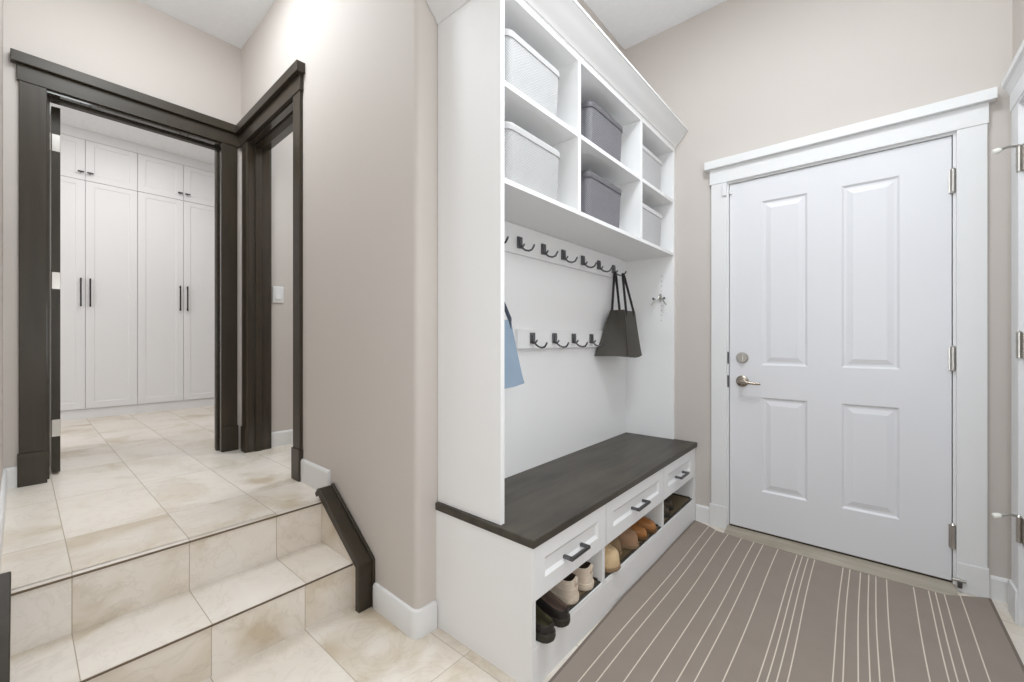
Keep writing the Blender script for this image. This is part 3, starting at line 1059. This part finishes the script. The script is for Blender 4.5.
# ------------------------------------------------------------------ bags
def tote(name, loc, top, bot, hgt, grips, mats, label, skew=0.0, flare=0.0, att=0.62):
    """tote hanging from a hook: broad sides face +X / -X. top, bot = (half depth, half width); loc = centre of the bottom;
    grips = ((x, y, z), (x, y, z)) where the front and the back strap loop lie over the hook; flare widens the back panel at the bottom"""
    T = thing(name, loc, label, 'bag', 'tote bags hanging in the locker')
    lx, ly, lz = loc
    n = 14

    def ring(t, inner=0.0):
        hd = bot[0] + (top[0] - bot[0]) * (t ** 0.85) - inner
        hw = bot[1] + (top[1] - bot[1]) * (t ** 0.95) - inner
        z = hgt * t
        fold = 0.16 * hw * t
        fl = flare * (1 - t) ** 1.1
        p = []
        for b in (-1, -0.5, 0, 0.5, 1):
            p.append((lx + hd + 0.006 * (1 - b * b) * (1 - t), ly + hw * b, -(0.012 * (1 - b * b)) * (1 - t) ** 6 - 0.004 * (1 - b * b) * t))
        p.append((lx + 0.5 * hd, ly + hw - fold * 0.6, 0))
        p.append((lx, ly + hw - fold, 0))
        p.append((lx - 0.5 * hd, ly + hw - fold * 0.6, 0))
        for b in (1, 0.5, 0, -0.5, -1):
            p.append((lx - hd, ly + hw * b - fl * (0.5 - 0.5 * b), 0))
        p.append((lx - 0.5 * hd, ly - hw + fold * 0.6 - fl * 0.72, 0))
        p.append((lx, ly - hw + fold - fl * 0.45, 0))
        p.append((lx + 0.5 * hd, ly - hw + fold * 0.6 - fl * 0.2, 0))
        return [Vector((a, b + skew * t, lz + z + c)) for a, b, c in p]
    rr = [ring(i / n) for i in range(n + 1)]
    rr += [ring(1, 0.004), ring(0.8, 0.004), ring(0.15, 0.005)]
    o = MB().loft(rr).build('bag_body', mats[0], T)
    smooth_angle(o, 50)
    for s, g in ((1, grips[0]), (-1, grips[1])):
        m = MB()
        for e in (1, -1):
            x0 = lx + s * (top[0] + 0.0005)
            y0 = ly + skew + e * top[1] * att
            g_ = Vector(g)
            P0 = Vector((x0, y0, lz + hgt - 0.04))
            P1 = Vector((x0 + s * 0.002, y0, lz + hgt + 0.003))
            pts = [P0, P1, P1.lerp(g_, 0.45) + Vector((0, e * 0.004, 0)), P1.lerp(g_, 0.9) + Vector((0, e * 0.006, 0)), g_ + Vector((0, e * 0.004, -0.002)), g_ + Vector((0, 0, 0.002))]
            rs = []
            for q, p in enumerate(pts):
                d = (pts[min(q + 1, 5)] - pts[max(q - 1, 0)]).normalized()
                wv = Vector((0.55, 1, 0)).normalized() if q < 3 else Vector((1, 0.25, 0)).normalized()
                wv = (wv - d * wv.dot(d)).normalized()
                nv = d.cross(wv)
                rs.append([p + wv * 0.008 + nv * 0.0018, p - wv * 0.008 + nv * 0.0018, p - wv * 0.008 - nv * 0.0018, p + wv * 0.008 - nv * 0.0018])
            m.loft(rs)
        m.build('strap', mats[1], T)
    m = MB()
    x0 = lx + bot[0] + (top[0] - bot[0]) * 0.42
    m.tube([(lx + top[0] + 0.002, ly + skew - top[1] * 0.93, lz + hgt - 0.01), (x0 + 0.004, ly - (bot[1] + (top[1] - bot[1]) * 0.45) * 0.98 + skew * 0.45, lz + hgt * 0.45), (lx + bot[0] + 0.004, ly - bot[1] * 0.985, lz + 0.004)], 0.0022, 6)
    m.build('piping', mats[1], T)
    return T
tote('tote_bag', (-1.178, 2.475, 1.028), (0.044, 0.085), (0.080, 0.112), 0.285, ((-1.178, 2.480, 1.548), (-1.232, 2.478, 1.566)), (M['bagdark'], M['bagstrap']), 'charcoal tote bag hanging from the last upper hook', 0.0, 0.105)
tote('tote_bag', (-1.178, 1.246, 0.940), (0.030, 0.100), (0.068, 0.145), 0.27, ((-1.178, 1.147, 1.548), (-1.232, 1.147, 1.566)), (M['bagblue'], M['bagnavy']), 'light blue tote bag half hidden by the left locker side', 0.0, 0.0, 0.9)

# ------------------------------------------------------------------ shoe trays and shoes
def tray(y0, y1, lab):
    T = thing('shoe_tray', (-1.0, (y0 + y1) / 2, 0.138), lab, 'tray', 'dark shoe trays in the bench')
    MB().box(-1.26, -0.832, y0 + 0.008, y1 - 0.008, 0.1385, 0.146).build('mat_surface', M['tray'], T)
    m = MB()
    m.box(-0.832, -0.820, y0, y1, 0.1385, 0.1462)
    m.box(-1.268, -1.256, y0, y1, 0.1385, 0.153)
    m.box(-1.256, -0.832, y0, y0 + 0.010, 0.1385, 0.153)
    m.box(-1.256, -0.832, y1 - 0.010, y1, 0.1385, 0.153)
    m.build('rim', M['trayrim'], T, 0.002)
tray(1.275, 1.523, 'dark woven shoe tray under the cream sneakers')
tray(1.548, 2.176, 'dark woven shoe tray in the middle cubby under brown shoes')
tray(2.202, 2.690, 'dark woven shoe tray in the far cubby under dark shoes')


def make_shoe(L=0.27, W=0.098, heel_h=0.075, toe_h=0.05, vamp_h=0.075, open_end=0.52, sole_t=0.016, heel_t=0.022, mats=None, lace=False, stitch=False, moc=False, point=1.0):
    """shoe along +Y' (heel at 0, toe at L) resting on z = 0; returned as meshes in local space"""
    def plan(t):
        # half width along the shoe, heel round, waist, ball, toe round
        key = [(0.0, 0.0), (0.02, 0.42), (0.06, 0.62), (0.12, 0.72), (0.25, 0.74), (0.40, 0.76), (0.55, 0.88), (0.70, 1.0), (0.80, 0.97), (0.90, 0.78 * point), (0.96, 0.52 * point), (0.99, 0.26 * point), (1.0, 0.0)]
        for (a, va), (b, vb) in zip(key, key[1:]):
            if a <= t <= b:
                k = (t - a) / (b - a)
                return (va + (vb - va) * k) * W / 2
        return 0
    def rim(t):
        if t < open_end:
            k = t / open_end
            return heel_h + (vamp_h - heel_h) * k - 0.012 * math.sin(k * PI)
        k = (t - open_end) / (1 - open_end)
        return vamp_h + (toe_h - vamp_h) * (k ** 0.8)
    ts = [0.004, 0.02, 0.045, 0.08, 0.13, 0.2, 0.28, 0.36, 0.44, open_end - 0.02, open_end + 0.02, 0.62, 0.70, 0.78, 0.85, 0.91, 0.95, 0.98, 0.995]
    ts = sorted(set(ts))
    secs, flags = [], []
    for t in ts:
        wd = plan(t)
        rt = rim(t)
        op = 0.03 < t < open_end
        flags.append(op)
        base = sole_t
        if t > 0.9:
            rt = base + (rt - base) * math.sqrt(max(0.05, 1 - ((t - 0.9) / 0.1) ** 2))
        half = []
        hgt = rt - base
        for q in range(6):           # outer wall
            a = q / 5.0
            bulge = 1.0 + 0.06 * math.sin(a * PI) - (0.14 * a if op or t < 0.1 else 0.42 * a * a)
            half.append((wd * bulge, base + hgt * (a if op or t < 0.1 else math.sin(a * PI / 2) * 0.86)))
        wr, zr = half[-1]
        for q in range(1, 6):        # inner wall or vamp top
            a = q / 5.0
            if op:
                if q <= 3:
                    half.append((max(0.0, wr - 0.005 - 0.002 * q), zr - (hgt - 0.008) * min(1, q / 3.0)))
                else:
                    half.append((max(0.0, (wr - 0.011) * (1 - (q - 3) / 2.0)), base + 0.008))
            else:
                half.append((wr * (1 - a), zr + hgt * 0.14 * math.sin(a * PI / 2)))
        secs.append((t, half))
    m = MB()
    rows = []
    for t, half in secs:
        row = [(x, t * L, z) for x, z in half] + [(-x, t * L, z) for x, z in reversed(half[:-1])]
        rows.append(row)
    n = len(rows[0])
    for i in range(len(rows) - 1):
        for k in range(n - 1):
            inside = flags[i] and flags[i + 1] and 5 <= k < n - 6
            m.add([rows[i][k], rows[i][k + 1], rows[i + 1][k + 1], rows[i + 1][k]], [(0, 1, 2, 3)], 1 if inside else 0)
    m.add(rows[0], [tuple(range(n))])
    m.add(rows[-1], [tuple(range(n))])
    upper = m
    # sole
    s = MB()
    N = 40
    ring = []
    tt = [0.0, 0.01, 0.03, 0.07, 0.13, 0.25, 0.40, 0.55, 0.68, 0.80, 0.90, 0.96, 0.99, 1.0]
    right = [(plan(t) * 1.05 + 0.002, -0.004 + t * (L + 0.008)) for t in tt]
    left = [(-x, y) for x, y in reversed(right)]
    outl = right + left
    rs = [[Vector((x * k, (y - L / 2) * (0.985 if k < 1 else 1) + L / 2, z)) for x, y in outl] for z, k in ((0, 0.95), (0.003, 1.0), (sole_t * 0.5, 1.0), (sole_t * 0.55, 0.975), (sole_t * 0.65, 0.975), (sole_t * 0.7, 1.0), (sole_t + 0.002, 0.99))]
    s.loft(rs)
    extra = []
    if lace:
        l = MB()
        for q in range(4):
            t = open_end - 0.02 - q * 0.055
            z = rim(t) + 0.004
            wv = plan(t) * 0.55
            l.tube([(-wv, t * L, z - 0.006), (-wv * 0.4, t * L + 0.004, z + 0.003), (wv * 0.4, t * L + 0.004, z + 0.003), (wv, t * L, z - 0.006)], 0.0028, 8)
        tg = MB()
        tg.add([(-0.02, open_end * L - 0.085, rim(open_end) + 0.012), (0.02, open_end * L - 0.085, rim(open_end) + 0.012), (0.022, open_end * L + 0.01, rim(open_end) - 0.002), (-0.022, open_end * L + 0.01, rim(open_end) - 0.002)], [(0, 1, 2, 3)])
        sm = MB()
        for zz in (0.052, 0.074):
            k = 1.04 - (zz - 0.052) * 1.6
            pts = [(plan(t) * k + 0.0012, t * L, zz) for t in (0.30, 0.2, 0.12, 0.06, 0.03)] + [(0.0, -0.0006, zz)] + [(-plan(t) * k - 0.0012, t * L, zz) for t in (0.03, 0.06, 0.12, 0.2, 0.30)]
            sm.tube(pts, 0.0016, 6)
        tab = MB()
        tab.box(-0.008, 0.008, -0.003, 0.004, heel_h - 0.028, heel_h + 0.002)
        extra = [('laces', l, 3), ('heel_seam', sm, 3), ('heel_tab', tab, 3)]
    if moc:
        l = MB()
        pts = []
        for q in range(13):
            a = -1 + 2 * q / 12
            t = open_end + (0.90 - open_end) * math.sqrt(max(0, 1 - a * a))
            wd = plan(min(t, 0.86)) * 0.62 * a
            zz = rim(min(t, 0.88)) * 0.955 + 0.001 - 0.006 * (abs(a) < 0.3)
            pts.append((wd, t * L, zz))
        l.tube(pts, 0.003, 8)
        extra = [('seam', l, 3)]
    if stitch:
        l = MB()
        pts = [(plan(t) * 1.045, t * L, sole_t * 0.9 + 0.004) for t in (0.3, 0.15, 0.07, 0.03)] + [(0, -0.001, sole_t + 0.004)] + [(-plan(t) * 1.045, t * L, sole_t * 0.9 + 0.004) for t in (0.03, 0.07, 0.15, 0.3)]
        l.tube(pts, 0.0018, 6)
        extra.append(('welt', l, 3))
    return upper, s, extra

def shoe(name, loc, ang, kw, mats, label, cat='shoe', group=None, pitch=0.0, mirror=False, sub=1):
    """ang: direction in which the toe points"""
    T = bpy.data.objects.new(name, None)
    T.empty_display_size = 0.05
    COL.objects.link(T)
    up, so, ex = make_shoe(**kw)
    o = up.build('upper', [mats[0], mats[1]], T, smooth=True, sub=sub)
    o2 = so.build('sole', mats[2], T)
    smooth_angle(o2, 40)
    for nm, mm_, ix in ex:
        mm_.build(nm, mats[3], T, smooth=True)
    T.location = loc
    T.rotation_euler = (pitch, 0, ang - PI / 2)
    if mirror:
        pass
    return tag(T, label, cat, group)

IN, OUT = PI, 0.0      # toe towards the wall / towards the room
FL = 0.1382
G1 = 'shoes in the bench cubbies'
black = dict(L=0.27, W=0.088, heel_h=0.054, toe_h=0.05, vamp_h=0.098, open_end=0.5, sole_t=0.022, stitch=True)
bm_ = (M['blackleather'], M['olivelining'], M['blacksole'], M['blacksole'])
bm2 = (M['blackleather'], M['brownlining'], M['blacksole'], M['blacksole'])
shoe('shoe', (-0.782, 1.128, FL), IN - 0.01, black, bm_, 'black slip-on shoe with olive lining, nearest the bench end', 'shoe', G1)
shoe('shoe', (-0.786, 1.2245, FL), IN, black, bm2, 'black slip-on shoe with brown lining, next to the cream sneakers', 'shoe', G1)
sneak = dict(L=0.255, W=0.102, heel_h=0.092, toe_h=0.06, vamp_h=0.11, open_end=0.52, sole_t=0.022, lace=True)
sm_ = (M['cream'], M['darklining'], M['creamsole'], M['cream'])
shoe('sneaker', (-0.822, 1.340, 0.1467), IN, sneak, sm_, 'cream sneaker, heel out, beside the black shoes', 'shoe', G1)
shoe('sneaker', (-0.822, 1.452, 0.1467), IN, sneak, sm_, 'cream sneaker, heel out, against the cubby divider', 'shoe', G1)
slip = dict(L=0.26, W=0.104, heel_h=0.055, toe_h=0.066, vamp_h=0.096, open_end=0.45, sole_t=0.014, moc=True)
shoe('slipper', (-1.062, 1.646, 0.1467), OUT, dict(slip, W=0.122, toe_h=0.076, vamp_h=0.104), (M['fleece'], M['fleece'], M['suedetaupe'], M['fleece']), 'fuzzy tan slipper, toe out, leftmost in the middle cubby', 'slipper', G1)
shoe('moccasin', (-1.11, 1.768, 0.1467), OUT, slip, (M['suedetaupe'], M['darklining'], M['suedetaupe'], M['suedetaupe']), 'taupe suede moccasin beside the fuzzy tan slipper', 'shoe', G1)
shoe('moccasin', (-1.08, 1.883, 0.1467), OUT - 0.01, slip, (M['suedebrown'], M['darklining'], M['suedetaupe'], M['suedebrown']), 'rosy brown suede moccasin in the middle of the middle cubby', 'shoe', G1)
loaf = dict(L=0.275, W=0.092, heel_h=0.06, toe_h=0.045, vamp_h=0.075, open_end=0.5, sole_t=0.016, point=0.95, lace=True)
lm = (M['tanleather'], M['darklining'], M['tansole'], M['dkbrownleather'])
shoe('dress_shoe', (-1.095, 1.992, 0.1467), OUT - 0.01, loaf, lm, 'tan leather dress shoe beside the rosy brown moccasin', 'shoe', G1)
shoe('dress_shoe', (-1.090, 2.096, 0.1467), OUT - 0.01, loaf, lm, 'tan leather dress shoe, rightmost in the middle cubby', 'shoe', G1)
dk = dict(L=0.27, W=0.098, heel_h=0.07, toe_h=0.045, vamp_h=0.075, open_end=0.5, sole_t=0.018)
dm = (M['dkbrownleather'], M['darklining'], M['blacksole'], M['dkbrownleather'])
shoe('shoe', (-1.10, 2.30, 0.1467), OUT + 0.12, dk, dm, 'dark brown shoe lying left in the far cubby', 'shoe', G1)
shoe('shoe', (-1.12, 2.415, 0.1467), OUT + 0.1, dk, dm, 'dark brown shoe lying right in the far cubby', 'shoe', G1)

# ------------------------------------------------------------------ closet room cabinets
def tall_cabinet(y0, lab):
    T = thing('tall_cabinet', (-5.75, y0 + 0.38, LZ), lab, 'cabinet', 'tall white cabinets in the closet room')
    w2 = 0.3795
    m = MB()
    m.box(-6.34, -5.772, y0, y0 + 2 * w2, LZ + 0.09, CZ - 0.001)
    m.build('carcass', M['coolwhite'], T)
    MB().box(-6.34, -5.765, y0, y0 + 2 * w2, LZ, LZ + 0.09).build('toe_kick', M['coolwhite'], T)
    MB().box(-5.771, -5.752, y0, y0 + 2 * w2, 3.066, CZ - 0.001).build('filler_panel', M['coolwhite'], T)
    for k in range(2):
        ya = y0 + k * w2 + 0.0018
        wd = w2 - 0.0036
        for (z0, z1, lower) in ((0.467, 2.668, True), (2.673, 3.062, False)):
            m = MB()
            m.slab((-5.75, ya, z0), (0, 1, 0), (0, 0, 1), (1, 0, 0), 0.021, [0, 0.06, wd - 0.06, wd], [0, 0.06, z1 - z0 - 0.045, z1 - z0], {(1, 1)}, [(0.005, -0.005)])
            d = m.build('door', M['coolwhite'], T)
            yh = y0 + w2 + (-0.032 if k == 0 else 0.032)
            if lower:
                m = MB()
                m.box(-5.726, -5.716, yh - 0.006, yh + 0.006, 1.452, 1.725)
                m.box(-5.752, -5.72, yh - 0.005, yh + 0.005, 1.462, 1.474)
                m.box(-5.752, -5.72, yh - 0.005, yh + 0.005, 1.703, 1.715)
                m.build('bar_handle', M['blackmetal'], d, 0.001)
            else:
                m = MB()
                m.box(-5.722, -5.712, yh - 0.022, yh + 0.022, 2.734, 2.748)
                m.box(-5.752, -5.72, yh - 0.005, yh + 0.005, 2.737, 2.745)
                m.build('knob', M['blackmetal'], d, 0.001)
tall_cabinet(0.0285, 'tall white panelled cabinet, left one seen through the dark doorway')
tall_cabinet(0.7885, 'tall white panelled cabinet, right one seen through the dark doorway')
